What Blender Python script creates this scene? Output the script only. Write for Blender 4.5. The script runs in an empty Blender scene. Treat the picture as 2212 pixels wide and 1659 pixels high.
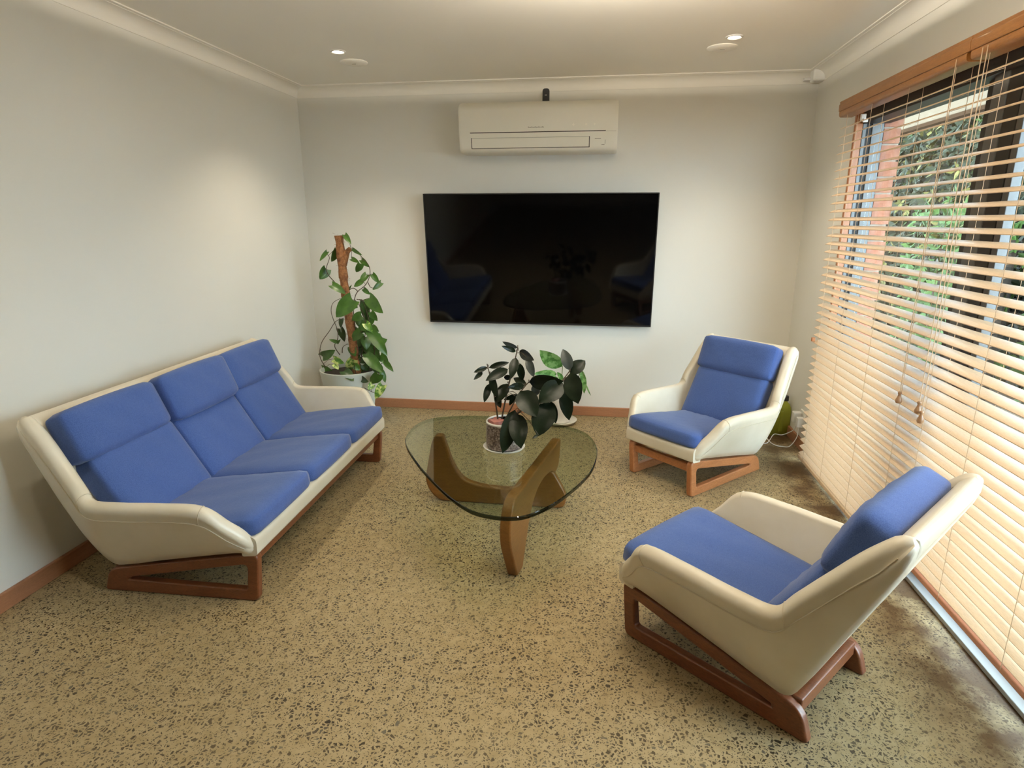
import bpy, bmesh, math, random
from math import sin, cos, pi, radians, sqrt
from mathutils import Vector, Matrix
random.seed(7)
C = bpy.context.scene.collection
SC = bpy.context.scene

# ------------------------------------------------------------------ camera, sky, exposure
cam_data = bpy.data.cameras.new('camera'); cam = bpy.data.objects.new('camera', cam_data); C.objects.link(cam)
cam.location = (0, 0, 1.4653)
cam.rotation_euler = (radians(90 - 14.8835), radians(-0.0434), radians(8.206))
cam_data.sensor_fit = 'HORIZONTAL'; cam_data.sensor_width = 36.0
cam_data.lens = 36.0 * 1326.0 / 2212.0
cam_data.clip_start = 0.02
SC.camera = cam
SC.view_settings.view_transform = 'Standard'; SC.view_settings.look = 'None'
SC.view_settings.gamma = 1.0; SC.view_settings.use_curve_mapping = False
SC.view_settings.exposure = 0.09
SC.cycles.use_denoising = True
SC.cycles.max_bounces = 10; SC.cycles.diffuse_bounces = 6; SC.cycles.transparent_max_bounces = 16
SC.cycles.sample_clamp_indirect = 8.0
world = bpy.data.worlds.new('overcast_sky'); SC.world = world; world.use_nodes = True
bg = world.node_tree.nodes['Background']
bg.inputs['Color'].default_value = (0.67, 0.87, 1.0, 1); bg.inputs['Strength'].default_value = 17.0
LAMP_WATT = 11.0
UPLIGHT_WATT = 33.0                                  # bowl uplighter on the ceiling, just above the frame
LAMPS = [(-1.54, 3.70), (0.645, 3.715)]            # the two downlights in view
LAMPS_BEHIND = [(-1.5, 1.30), (0.6, 1.30)]          # the next pair of the same fittings, above the frame

# ------------------------------------------------------------------ helpers
def link(o, parent=None):
    C.objects.link(o)
    if parent is not None: o.parent = parent
    return o
def tag(o, label=None, cat=None, group=None, kind=None):
    if label: o['label'] = label
    if cat: o['category'] = cat
    if group: o['group'] = group
    if kind: o['kind'] = kind
    return o
def thing(name, label, cat, loc=(0, 0, 0), rz=0.0, group=None):
    o = bpy.data.objects.new(name, None); o.empty_display_size = 0.1
    link(o); o.location = loc; o.rotation_euler = (0, 0, rz)
    return tag(o, label, cat, group)
def build(name, bm, mat, parent=None, smooth=True, bevel=0, seg=2, angle=40):
    bmesh.ops.recalc_face_normals(bm, faces=bm.faces[:])
    me = bpy.data.meshes.new(name); bm.to_mesh(me); bm.free()
    mats = mat if isinstance(mat, (list, tuple)) else [mat]
    for m in mats: me.materials.append(m)
    if smooth:
        me.shade_smooth()
        if angle: me.set_sharp_from_angle(angle=radians(angle))
    o = bpy.data.objects.new(name, me); link(o, parent)
    if bevel:
        b = o.modifiers.new('bevel', 'BEVEL'); b.width = bevel; b.segments = seg; b.limit_method = 'ANGLE'; b.angle_limit = radians(35); b.harden_normals = True
    return o
def struct(name, bm, mat, label=None, **k):
    o = build(name, bm, mat, **k); o['kind'] = 'structure'
    if label: o['label'] = label
    return o
def box(bm, x0, x1, y0, y1, z0, z1, mi=0):
    vs = [bm.verts.new((x, y, z)) for z in (z0, z1) for y in (y0, y1) for x in (x0, x1)]
    for f in ((0, 2, 3, 1), (4, 5, 7, 6), (0, 1, 5, 4), (2, 6, 7, 3), (0, 4, 6, 2), (1, 3, 7, 5)):
        bm.faces.new([vs[i] for i in f]).material_index = mi
    return vs
def B(): return bmesh.new()
def boxbm(*a):
    bm = B(); box(bm, *a); return bm
def sweep(bm, rings, cap=True, closed=False, mi=0):
    R = [[bm.verts.new(p) for p in r] for r in rings]
    n = len(R[0]); m = len(R)
    for i in range(m if closed else m - 1):
        a, b = R[i], R[(i + 1) % m]
        for j in range(n):
            bm.faces.new((a[j], a[(j + 1) % n], b[(j + 1) % n], b[j])).material_index = mi
    if cap and not closed:
        bm.faces.new(R[0][::-1]).material_index = mi; bm.faces.new(R[-1]).material_index = mi
    return R
def catmull(pts, n=6, closed=False):
    P = [Vector(p) for p in pts]; out = []; m = len(P)
    for i in range(m if closed else m - 1):
        if closed: p0, p1, p2, p3 = P[i - 1], P[i], P[(i + 1) % m], P[(i + 2) % m]
        else: p0, p1, p2, p3 = P[max(i - 1, 0)], P[i], P[i + 1], P[min(i + 2, m - 1)]
        for k in range(n):
            t = k / n
            out.append(0.5 * ((2 * p1) + (p2 - p0) * t + (2 * p0 - 5 * p1 + 4 * p2 - p3) * t * t + (3 * p1 - p0 - 3 * p2 + p3) * t ** 3))
    if not closed: out.append(P[-1].copy())
    return out
def tube(bm, pts, r, segs=8, closed=False, mi=0):
    P = [Vector(p) for p in pts]; n = len(P); rings = []
    up = Vector((0.13, 0.21, 0.97)).normalized(); prev = None
    for i in range(n):
        if closed: t = P[(i + 1) % n] - P[i - 1]
        else: t = P[min(i + 1, n - 1)] - P[max(i - 1, 0)]
        t.normalize()
        if prev is None:
            a = t.cross(up)
            if a.length < 0.05: a = t.cross(Vector((1, 0, 0)))
            a.normalize()
        else:
            a = (prev - t * prev.dot(t)).normalized()
        prev = a; b = t.cross(a)
        rr = r(i / max(n - 1, 1)) if callable(r) else r
        rings.append([P[i] + a * (rr * cos(2 * pi * k / segs)) + b * (rr * sin(2 * pi * k / segs)) for k in range(segs)])
    sweep(bm, rings, closed=closed, mi=mi)
def lathe(bm, prof, segs=40, c=(0, 0), mi=0):
    rings = [[(c[0] + r * cos(2 * pi * k / segs), c[1] + r * sin(2 * pi * k / segs), z) for k in range(segs)] for r, z in prof]
    sweep(bm, rings, mi=mi)
def rounded(pts, radii, k=6):
    """2-D polygon with rounded corners; every corner gives k+1 points"""
    out = []; n = len(pts)
    for i in range(n):
        p = Vector(pts[i]); a = Vector(pts[i - 1]) - p; b = Vector(pts[(i + 1) % n]) - p
        r = radii[i] if isinstance(radii, (list, tuple)) else radii
        d = min(r, a.length * .48, b.length * .48); s = p + a.normalized() * d; e = p + b.normalized() * d
        for j in range(k + 1):
            t = j / k; out.append(((1 - t) ** 2) * s + 2 * t * (1 - t) * p + t * t * e)
    return out
def prism(bm, poly, fn, t0, t1):
    """extrude a 2-D polygon; fn(u,v,t) -> 3-D point"""
    a = [bm.verts.new(fn(p[0], p[1], t0)) for p in poly]; b = [bm.verts.new(fn(p[0], p[1], t1)) for p in poly]
    n = len(poly)
    for i in range(n): bm.faces.new((a[i], a[(i + 1) % n], b[(i + 1) % n], b[i]))
    bm.faces.new(a[::-1]); bm.faces.new(b)

# ------------------------------------------------------------------ materials
def mat(name, col, rough=0.5, metal=0.0, spec=0.5, coat=0.0, sheen=0.0, emit=None, estr=0.0):
    m = bpy.data.materials.new(name); m.use_nodes = True
    p = m.node_tree.nodes['Principled BSDF']
    p.inputs['Base Color'].default_value = (*col, 1); p.inputs['Roughness'].default_value = rough
    p.inputs['Metallic'].default_value = metal; p.inputs['Specular IOR Level'].default_value = spec
    p.inputs['Coat Weight'].default_value = coat; p.inputs['Sheen Weight'].default_value = sheen
    if emit: p.inputs['Emission Color'].default_value = (*emit, 1); p.inputs['Emission Strength'].default_value = estr
    return m
def nodes(m): return m.node_tree.nodes, m.node_tree.links, m.node_tree.nodes['Principled BSDF']
def N(m, t, **inp):
    n = m.node_tree.nodes.new(t)
    for k, v in inp.items():
        if hasattr(n, k) and k not in n.inputs: setattr(n, k, v)
        else: n.inputs[k].default_value = v
    return n
def coords(m, kind='Object', scale=(1, 1, 1)):
    tc = N(m, 'ShaderNodeTexCoord'); mp = N(m, 'ShaderNodeMapping'); mp.inputs['Scale'].default_value = scale
    m.node_tree.links.new(tc.outputs[kind], mp.inputs['Vector']); return mp.outputs['Vector']
def ramp(m, fac, stops):
    r = N(m, 'ShaderNodeValToRGB'); e = r.color_ramp.elements
    while len(e) < len(stops): e.new(0.5)
    for i, (pos, c) in enumerate(stops): e[i].position = pos; e[i].color = (*c, 1) if len(c) == 3 else c
    m.node_tree.links.new(fac, r.inputs['Fac']); return r.outputs['Color']
def noise(m, vec, scale, detail=3, rough=0.55, dist=0.0):
    n = N(m, 'ShaderNodeTexNoise'); n.inputs['Scale'].default_value = scale; n.inputs['Detail'].default_value = detail
    n.inputs['Roughness'].default_value = rough; n.inputs['Distortion'].default_value = dist
    m.node_tree.links.new(vec, n.inputs['Vector']); return n.outputs['Fac']
def bump(m, fac, strength=0.2, dist=0.005):
    b = N(m, 'ShaderNodeBump'); b.inputs['Strength'].default_value = strength; b.inputs['Distance'].default_value = dist
    m.node_tree.links.new(fac, b.inputs['Height']); m.node_tree.links.new(b.outputs['Normal'], m.node_tree.nodes['Principled BSDF'].inputs['Normal'])
def mix(m, fac, a, b, mode='MIX'):
    n = N(m, 'ShaderNodeMix'); n.data_type = 'RGBA'; n.blend_type = mode
    L = m.node_tree.links
    for sock, v in ((n.inputs[0], fac), (n.inputs[6], a), (n.inputs[7], b)):
        if isinstance(v, (int, float)): sock.default_value = v
        elif isinstance(v, tuple): sock.default_value = (*v, 1)
        else: L.new(v, sock)
    return n.outputs[2]
def setcol(m, c): m.node_tree.links.new(c, m.node_tree.nodes['Principled BSDF'].inputs['Base Color'])

def plaster(name, col):
    m = mat(name, col, 0.75, spec=0.25); v = coords(m)
    setcol(m, ramp(m, noise(m, v, 1.3, 2), [(0.3, tuple(c * .985 for c in col)), (0.7, tuple(min(1, c * 1.015) for c in col))]))
    bump(m, noise(m, v, 180, 2), 0.06, 0.002); return m
M_wall = plaster('painted_wall', (0.765, 0.745, 0.685))
M_ceil = plaster('painted_ceiling', (0.91, 0.885, 0.82))
M_cornice = plaster('painted_cornice', (0.84, 0.81, 0.74))
def wood(name, c1, c2, scale=(1, 1, 1), rough=0.35, coat=0.15):
    m = mat(name, c1, rough, coat=coat); v = coords(m, 'Object', scale)
    f = noise(m, v, 9, 5, 0.6, 0.6)
    c = ramp(m, f, [(0.3, c1), (0.7, c2)])
    v2 = coords(m, 'Object', tuple(s * 6 for s in scale)); g = noise(m, v2, 12, 3)
    c = mix(m, 0.35, c, ramp(m, g, [(0.35, tuple(x * .6 for x in c1)), (0.6, c2)]))
    setcol(m, c); bump(m, g, 0.05, 0.001); return m
M_teak = wood('teak_frame', (0.15, 0.043, 0.016), (0.24, 0.078, 0.028), (6, 1.2, 6))
M_teak_light = wood('light_teak_frame', (0.36, 0.13, 0.045), (0.50, 0.20, 0.075), (6, 1.2, 6))
M_table_wood = wood('honey_wood_table', (0.22, 0.085, 0.018), (0.30, 0.125, 0.03), (1.5, 1.5, 8), rough=0.4)
M_skirt = wood('skirting_wood', (0.36, 0.155, 0.075), (0.44, 0.20, 0.10), (1.2, 1.2, 14), rough=0.4)
M_jamb = wood('timber_jamb', (0.40, 0.135, 0.04), (0.50, 0.19, 0.065), (12, 12, 1), rough=0.4)
M_valance = wood('stained_valance', (0.27, 0.10, 0.022), (0.39, 0.165, 0.042), (12, 1, 12), rough=0.35)
M_slat = wood('pale_timber_slat', (0.69, 0.49, 0.305), (0.76, 0.57, 0.385), (14, 0.8, 14), rough=0.42, coat=0.05)
M_rail = wood('reddish_bottom_rail', (0.50, 0.22, 0.14), (0.58, 0.28, 0.18), (14, 0.8, 14), rough=0.42)
M_cord = mat('blind_cord', (0.62, 0.45, 0.30), 0.8)
M_tassel = wood('turned_tassel_wood', (0.30, 0.16, 0.08), (0.40, 0.23, 0.12), (20, 20, 20))
def vinyl():
    m = mat('cream_vinyl', (0.72, 0.66, 0.53), 0.30, spec=0.5); v = coords(m)
    c = ramp(m, noise(m, v, 3.2, 4), [(0.3, (0.66, 0.59, 0.45)), (0.65, (0.76, 0.70, 0.575))])
    setcol(m, c); bump(m, noise(m, v, 70, 3), 0.05, 0.002); return m
M_vinyl = vinyl()
M_piping = mat('vinyl_seam', (0.60, 0.53, 0.40), 0.45)
def fabric(name, c1, c2):
    m = mat(name, c1, 0.9, spec=0.2, sheen=0.25); v = coords(m)
    w1 = N(m, 'ShaderNodeTexNoise'); w1.inputs['Scale'].default_value = 420; m.node_tree.links.new(v, w1.inputs['Vector'])
    setcol(m, ramp(m, w1.outputs['Fac'], [(0.35, c1), (0.65, c2)]))
    a = noise(m, v, 14, 4, 0.6); n = N(m, 'ShaderNodeMath'); n.operation = 'MULTIPLY_ADD'; n.inputs[1].default_value = 0.10
    m.node_tree.links.new(w1.outputs['Fac'], n.inputs[0]); m.node_tree.links.new(a, n.inputs[2])
    bump(m, n.outputs[0], 0.35, 0.006); return m
M_blue = fabric('blue_upholstery', (0.044, 0.087, 0.265), (0.072, 0.128, 0.35))
M_dark = mat('dark_lining', (0.02, 0.02, 0.022), 0.9)

def concrete():
    m = mat('ground_concrete', (0.4, 0.34, 0.25), 0.45, spec=0.3); L = m.node_tree.links
    v = coords(m, 'Object')
    dn = N(m, 'ShaderNodeTexNoise'); dn.inputs['Scale'].default_value = 34; dn.inputs['Detail'].default_value = 2; L.new(v, dn.inputs['Vector'])
    add = N(m, 'ShaderNodeVectorMath'); add.operation = 'MULTIPLY_ADD'; add.inputs[1].default_value = (0.026, 0.026, 0)
    L.new(dn.outputs['Color'], add.inputs[0]); L.new(v, add.inputs[2]); vd = add.outputs[0]
    base = ramp(m, noise(m, v, 0.9, 5, 0.6), [(0.30, (0.30, 0.228, 0.118)), (0.5, (0.36, 0.268, 0.135)), (0.72, (0.43, 0.335, 0.19))])
    base = mix(m, 0.35, base, ramp(m, noise(m, v, 26, 4), [(0.35, (0.285, 0.22, 0.115)), (0.65, (0.47, 0.385, 0.24))]))
    def chips(scale, keep, lo, hi):
        a = N(m, 'ShaderNodeTexVoronoi'); a.voronoi_dimensions = '2D'; a.feature = 'F1'; a.inputs['Scale'].default_value = scale; L.new(vd, a.inputs['Vector'])
        e = N(m, 'ShaderNodeTexVoronoi'); e.voronoi_dimensions = '2D'; e.feature = 'DISTANCE_TO_EDGE'; e.inputs['Scale'].default_value = scale; L.new(vd, e.inputs['Vector'])
        sep = N(m, 'ShaderNodeSeparateColor'); L.new(a.outputs['Color'], sep.inputs[0])
        k = N(m, 'ShaderNodeMath'); k.operation = 'LESS_THAN'; k.inputs[1].default_value = keep; L.new(sep.outputs[0], k.inputs[0])
        th = N(m, 'ShaderNodeMapRange'); th.inputs['To Min'].default_value = lo; th.inputs['To Max'].default_value = hi; L.new(sep.outputs[1], th.inputs['Value'])
        g = N(m, 'ShaderNodeMath'); g.operation = 'SUBTRACT'; L.new(e.outputs['Distance'], g.inputs[0]); L.new(th.outputs[0], g.inputs[1])
        s = N(m, 'ShaderNodeMapRange'); s.inputs['From Min'].default_value = 0; s.inputs['From Max'].default_value = 0.03; L.new(g.outputs[0], s.inputs['Value'])
        mu = N(m, 'ShaderNodeMath'); mu.operation = 'MULTIPLY'; L.new(k.outputs[0], mu.inputs[0]); L.new(s.outputs[0], mu.inputs[1])
        return mu.outputs[0], sep.outputs[2]
    f1, r1 = chips(78, 0.80, 0.13, 0.46); f2, r2 = chips(165, 0.55, 0.14, 0.42)
    dens = ramp(m, noise(m, v, 2.2, 3), [(0.36, (0.7,) * 3), (0.62, (1,) * 3)])
    c1 = ramp(m, r1, [(0, (0.026, 0.017, 0.007)), (0.8, (0.06, 0.044, 0.024)), (1, (0.12, 0.105, 0.075))])
    c2 = ramp(m, r2, [(0, (0.045, 0.031, 0.015)), (1, (0.12, 0.095, 0.055))])
    d1 = N(m, 'ShaderNodeMath'); d1.operation = 'MULTIPLY'; L.new(f1, d1.inputs[0]); L.new(dens, d1.inputs[1])
    d2 = N(m, 'ShaderNodeMath'); d2.operation = 'MULTIPLY'; L.new(f2, d2.inputs[0]); L.new(dens, d2.inputs[1])
    c = mix(m, d2.outputs[0], base, c2); c = mix(m, d1.outputs[0], c, c1)
    # rust-brown stain on the slab along the window threshold
    sp = N(m, 'ShaderNodeSeparateXYZ'); L.new(v, sp.inputs[0])
    mx = N(m, 'ShaderNodeMapRange'); mx.inputs['From Min'].default_value = .98; mx.inputs['From Max'].default_value = 1.16; L.new(sp.outputs[0], mx.inputs['Value'])
    st = noise(m, v, 5, 4, 0.65); sm = N(m, 'ShaderNodeMath'); sm.operation = 'MULTIPLY'; L.new(mx.outputs[0], sm.inputs[0]); L.new(ramp(m, st, [(0.32, (0, 0, 0)), (0.56, (.9, .9, .9))]), sm.inputs[1])
    c = mix(m, sm.outputs[0], c, (0.075, 0.036, 0.012))
    setcol(m, c)
    rr = ramp(m, noise(m, v, 3, 3), [(0.3, (0.40,) * 3), (0.7, (0.56,) * 3)]); L.new(rr, m.node_tree.nodes['Principled BSDF'].inputs['Roughness'])
    return m
M_floor = concrete()
def clear(name, tint, ior=1.5, refl=1.0):
    m = bpy.data.materials.new(name); m.use_nodes = True; nt = m.node_tree; nt.nodes.clear()
    o = nt.nodes.new('ShaderNodeOutputMaterial'); t = nt.nodes.new('ShaderNodeBsdfTransparent'); g = nt.nodes.new('ShaderNodeBsdfGlossy')
    f = nt.nodes.new('ShaderNodeFresnel'); x = nt.nodes.new('ShaderNodeMixShader'); 
    ge = nt.nodes.new('ShaderNodeNewGeometry'); mr = nt.nodes.new('ShaderNodeMapRange')      # same fresnel on both faces of the sheet
    mr.inputs['To Min'].default_value = ior; mr.inputs['To Max'].default_value = 1 / ior
    nt.links.new(ge.outputs['Backfacing'], mr.inputs['Value']); nt.links.new(mr.outputs[0], f.inputs['IOR'])
    t.inputs['Color'].default_value = (*tint, 1); g.inputs['Roughness'].default_value = 0.0
    nt.links.new(f.outputs[0], x.inputs[0]); nt.links.new(t.outputs[0], x.inputs[1]); nt.links.new(g.outputs[0], x.inputs[2]); nt.links.new(x.outputs[0], o.inputs[0])
    return m
M_pane = clear('window_glass', (0.97, 0.98, 0.975), 1.35)
M_glass = clear('table_glass', (0.88, 0.93, 0.86), 1.5)
M_glass_edge = clear('glass_edge', (0.1, 0.13, 0.11), 1.5)
_n = M_glass_edge.node_tree; _g = _n.nodes.new('ShaderNodeNewGeometry'); _m = _n.nodes.new('ShaderNodeMix'); _m.data_type = 'RGBA'   # long path seen from outside, short from inside
_m.inputs[6].default_value = (.07, .09, .075, 1); _m.inputs[7].default_value = (.62, .74, .66, 1)
_n.links.new(_g.outputs['Backfacing'], _m.inputs[0]); _n.links.new(_m.outputs[2], [x for x in _n.nodes if x.type == 'BSDF_TRANSPARENT'][0].inputs['Color'])
M_alu = mat('grey_aluminium', (0.17, 0.175, 0.18), 0.45, metal=0.3)
M_alu_dark = mat('dark_bronze_aluminium', (0.022, 0.018, 0.016), 0.45, metal=0.2)
M_alu_pale = mat('pale_aluminium', (0.12, 0.12, 0.12), 0.4, metal=0.4)
M_track = mat('sill_track_aluminium', (0.42, 0.42, 0.41), 0.5, spec=0.3)
M_seal = mat('black_rubber_seal', (0.012, 0.012, 0.014), 0.6)
M_tvscreen = mat('tv_screen', (0.0015, 0.0015, 0.0017), 0.06, spec=0.32)
M_black = mat('black_plastic', (0.012, 0.012, 0.013), 0.35)
M_ac = mat('white_plastic_case', (0.84, 0.81, 0.71), 0.4)
M_gap = mat('dark_gap', (0.05, 0.04, 0.03), 0.8)
M_grey_print = mat('grey_print', (0.36, 0.33, 0.27), 0.6)
M_white = mat('white_plastic', (0.80, 0.79, 0.76), 0.4)
M_pale_mark = mat('pale_marks', (0.92, 0.88, 0.76), 0.4)
M_bulb = mat('lamp_face', (1, 1, 1), 0.4, emit=(1.0, 0.86, 0.62), estr=30)
M_brick = mat('red_brick', (0.5, 0.2, 0.13), 0.9)
_v = coords(M_brick); setcol(M_brick, ramp(M_brick, noise(M_brick, _v, 14, 4), [(0.3, (0.36, 0.14, 0.09)), (0.7, (0.56, 0.27, 0.18))])); bump(M_brick, noise(M_brick, _v, 60, 4), 0.5, 0.006)
M_mortar = mat('mortar', (0.50, 0.44, 0.36), 0.95)
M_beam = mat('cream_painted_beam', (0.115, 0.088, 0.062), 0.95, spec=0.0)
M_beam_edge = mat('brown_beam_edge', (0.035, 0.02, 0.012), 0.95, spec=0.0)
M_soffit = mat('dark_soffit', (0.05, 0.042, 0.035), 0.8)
M_dirt = mat('brown_mulch', (0.16, 0.10, 0.065), 0.95)
_v = coords(M_dirt); setcol(M_dirt, ramp(M_dirt, noise(M_dirt, _v, 22, 5), [(0.3, (0.07, 0.045, 0.03)), (0.7, (0.26, 0.18, 0.12))]))
M_paving = mat('grey_paving', (0.42, 0.41, 0.39), 0.9)

# ------------------------------------------------------------------ room shell
D, XL, XR, H = 4.606, -2.255, 1.355, 2.402
YB = -5.0                                            # the room runs on behind the camera
WY0, WY1, WZ = 1.10, 3.86, 2.07                      # window opening in the right wall
struct('floor', boxbm(XL - .2, XR + .25, YB, D + .2, -.2, 0), M_floor, smooth=False)
struct('ceiling', boxbm(XL - .2, XR + .25, YB, D + .2, H, H + .15), M_ceil, smooth=False)
struct('wall_back', boxbm(XL - .2, XR + .25, D, D + .2, 0, H), M_wall, smooth=False)
struct('wall_left', boxbm(XL - .2, XL, YB, D, 0, H), M_wall, smooth=False)
bm = B(); box(bm, XR, XR + .12, WY1, D, 0, H); box(bm, XR, XR + .12, WY0, WY1, WZ, H); box(bm, XR, XR + .12, YB, WY0, 0, H)
struct('wall_right', bm, M_wall, smooth=False)
struct('wall_front', boxbm(XL - .2, XR + .25, YB - .2, YB, 0, H), M_wall, smooth=False)
def cornice(name, p0, p1, inward):
    # coved plaster cornice, 70 mm on the wall and 85 mm on the ceiling
    prof = [(0, 0), (0, -.072), (.004, -.072), (.006, -.064)] + [(.006 + .062 * (1 - cos(t * pi / 2 / 6)), -.064 + .054 * sin(t * pi / 2 / 6)) for t in range(1, 7)] + [(.070, -.008), (.085, -.006), (.085, 0)]
    p0, p1, n = Vector(p0), Vector(p1), Vector(inward); bm = B()
    sweep(bm, [[p + n * a + Vector((0, 0, H + z)) for a, z in prof] for p in (p0, p1)])
    return struct(name, bm, M_cornice, angle=25)
cornice('trim_1', (XL, D, 0), (XR, D, 0), (0, -1, 0))
cornice('trim_2', (XL, YB, 0), (XL, D, 0), (1, 0, 0))
cornice('trim_3', (XR, YB, 0), (XR, D, 0), (-1, 0, 0))
struct('baseboard_back', boxbm(XL, XR, D - .018, D, 0, .073), M_skirt, bevel=.004)
struct('baseboard_left', boxbm(XL, XL + .018, YB, D - .018, 0, .073), M_skirt, bevel=.004)
struct('baseboard_right', boxbm(XR - .018, XR, WY1 + .06, D - .018, 0, .073), M_skirt, bevel=.004)

# ------------------------------------------------------------------ window and the outside
win = bpy.data.objects.new('window_1', None); link(win); win['kind'] = 'structure'; win['label'] = 'tall sliding glass window behind the timber venetian blinds'
bm = B(); box(bm, XR - .004, XR + .034, WY1 - .004, WY1 + .02, 0, WZ); box(bm, XR - .004, XR + .034, WY0, WY1 - .004, WZ - .02, WZ)
build('timber_jamb', bm, M_jamb, win, bevel=.003)
bm = B(); box(bm, XR + .034, XR + .054, WY1 - .006, WY1 + .03, 0, WZ); box(bm, XR + .082, XR + .142, WY1 - .010, WY1 + .03, 0, WZ); build('frame_jamb', bm, M_alu, win, bevel=.003)
build('jamb_seal', boxbm(XR + .054, XR + .082, WY1 - .004, WY1 + .03, 0, WZ - .02), M_seal, win)
build('frame_head', boxbm(XR + .03, XR + .17, WY0, WY1 - .006, WZ - .09, WZ - .02), M_alu_dark, win, bevel=.003)
build('sill_track', boxbm(XR - .035, XR + .14, WY0, WY1 - .012, .0, .018), M_track, win, bevel=.003)
build('stile', boxbm(XR + .085, XR + .125, 2.70, 2.80, .018, WZ - .06), M_alu_dark, win, bevel=.003)
build('stile', boxbm(XR + .045, XR + .080, 2.600, 2.690, .018, WZ - .06), M_alu, win, bevel=.003)
build('stile', boxbm(XR + .045, XR + .080, 2.515, 2.595, .018, WZ - .06), M_alu_dark, win, bevel=.003)
build('stile', boxbm(XR + .045, XR + .080, 2.475, 2.510, .018, WZ - .06), M_alu_pale, win, bevel=.003)
build('bottom_rail', boxbm(XR + .085, XR + .125, 2.80, WY1 - .012, .018, .085), M_alu, win, bevel=.003)
build('bottom_rail', boxbm(XR + .045, XR + .080, WY0, 2.475, .018, .085), M_alu, win, bevel=.003)
build('pane', boxbm(XR + .103, XR + .107, 2.78, WY1 - .012, .06, WZ - .08), M_pane, win, smooth=False)
build('pane', boxbm(XR + .060, XR + .064, WY0, 2.49, .06, WZ - .08), M_pane, win, smooth=False)
# brick reveal: single bricks stacked, mortar core set back
br = bpy.data.objects.new('wall_outer', None); link(br); br['kind'] = 'structure'; br['label'] = 'red brick edge of the outer wall beside the window'
build('mortar', boxbm(XR + .146, XR + .232, WY1 + .006, WY1 + .5, -.1, 2.3), M_mortar, br, smooth=False)
def brick_mesh(x0, x1):
    bm = B(); box(bm, x0, x1, 0, .23, 0, .076); me = bpy.data.meshes.new('brick')
    bmesh.ops.bevel(bm, geom=bm.edges[:], offset=.004, segments=1); bmesh.ops.recalc_face_normals(bm, faces=bm.faces[:]); bm.to_mesh(me); bm.free(); me.materials.append(M_brick); return me
bk = [brick_mesh(.0, .094), brick_mesh(.0, .086), brick_mesh(.0, .099)]
for i in range(28):
    for j in range(2):
        o = bpy.data.objects.new('brick', bk[(i * 2 + j) % 3]); link(o, br)
        o.location = (XR + .143 + random.uniform(0, .003), WY1 - .004 + j * .242 + (.0 if i % 2 == 0 else -.004), -.1 + i * .086)
build('outer_cladding', boxbm(XR + .18, XR + .29, YB, WY0 - .02, -.1, 2.3), M_brick, br, smooth=False)
struct('ground', boxbm(XR + .17, 14, -8, 16, -.25, -.1), M_dirt, smooth=False)
struct('path', boxbm(XR + .4, 2.5, -8, 12, -.1, -.085), M_paving, smooth=False)
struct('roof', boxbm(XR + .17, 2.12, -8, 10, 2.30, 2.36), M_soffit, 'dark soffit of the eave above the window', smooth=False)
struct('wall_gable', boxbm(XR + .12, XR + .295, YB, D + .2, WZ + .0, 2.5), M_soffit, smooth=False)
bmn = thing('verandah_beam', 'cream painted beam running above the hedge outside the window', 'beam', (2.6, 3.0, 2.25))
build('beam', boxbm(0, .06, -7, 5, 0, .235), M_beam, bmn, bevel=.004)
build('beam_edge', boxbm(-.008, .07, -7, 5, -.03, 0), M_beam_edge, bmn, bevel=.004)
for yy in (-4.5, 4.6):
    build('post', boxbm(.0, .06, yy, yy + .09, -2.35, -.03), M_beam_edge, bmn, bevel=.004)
RUBBER_LEAVES=[[-0.377,2.8,0.888,-0.446,2.78,0.92,0.02],[-0.381,2.79,0.874,-0.441,2.74,0.908,0.022],[-0.37,2.79,0.878,-0.295,2.74,0.846,0.039],[-0.327,2.76,0.853,-0.291,2.72,0.772,0.035],[-0.38,2.77,0.852,-0.394,2.7,0.767,0.04],[-0.368,2.82,0.809,-0.359,2.84,0.719,0.034],[-0.512,2.79,0.793,-0.42,2.83,0.813,0.026],[-0.519,2.79,0.795,-0.577,2.75,0.777,0.022],[-0.542,2.79,0.772,-0.573,2.73,0.747,0.02],[-0.421,2.8,0.789,-0.514,2.72,0.749,0.044],[-0.501,2.77,0.767,-0.463,2.72,0.664,0.033],[-0.508,2.78,0.718,-0.523,2.72,0.642,0.03],[-0.425,2.8,0.718,-0.461,2.72,0.645,0.049],[-0.473,2.76,0.667,-0.446,2.72,0.618,0.03],[-0.411,2.83,0.74,-0.454,2.86,0.727,0.024],[-0.34,2.79,0.71,-0.409,2.72,0.719,0.033],[-0.339,2.82,0.704,-0.405,2.86,0.732,0.031],[-0.319,2.74,0.74,-0.156,2.68,0.765,0.064],[-0.155,2.7,0.758,-0.255,2.62,0.683,0.085],[-0.296,2.84,0.707,-0.292,2.86,0.642,0.038],[-0.349,2.68,0.717,-0.264,2.6,0.623,0.091],[-0.368,2.66,0.631,-0.411,2.56,0.455,0.071],[-0.361,2.66,0.614,-0.328,2.55,0.489,0.078],[-0.214,2.66,0.676,-0.255,2.57,0.541,0.097],[-0.212,2.74,0.653,-0.185,2.72,0.552,0.038],[-0.127,2.76,0.801,-0.165,2.8,0.892,0.048],[-0.127,2.76,0.786,-0.06,2.8,0.841,0.057],[-0.126,2.72,0.8,-0.084,2.64,0.678,0.077],[-0.153,2.74,0.712,-0.122,2.68,0.585,0.057],[-0.375,2.82,0.654,-0.444,2.8,0.634,0.022],[-0.387,2.8,0.655,-0.414,2.78,0.613,0.021],[-0.252,2.57,0.546,-0.276,2.55,0.535,0.012]]
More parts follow.
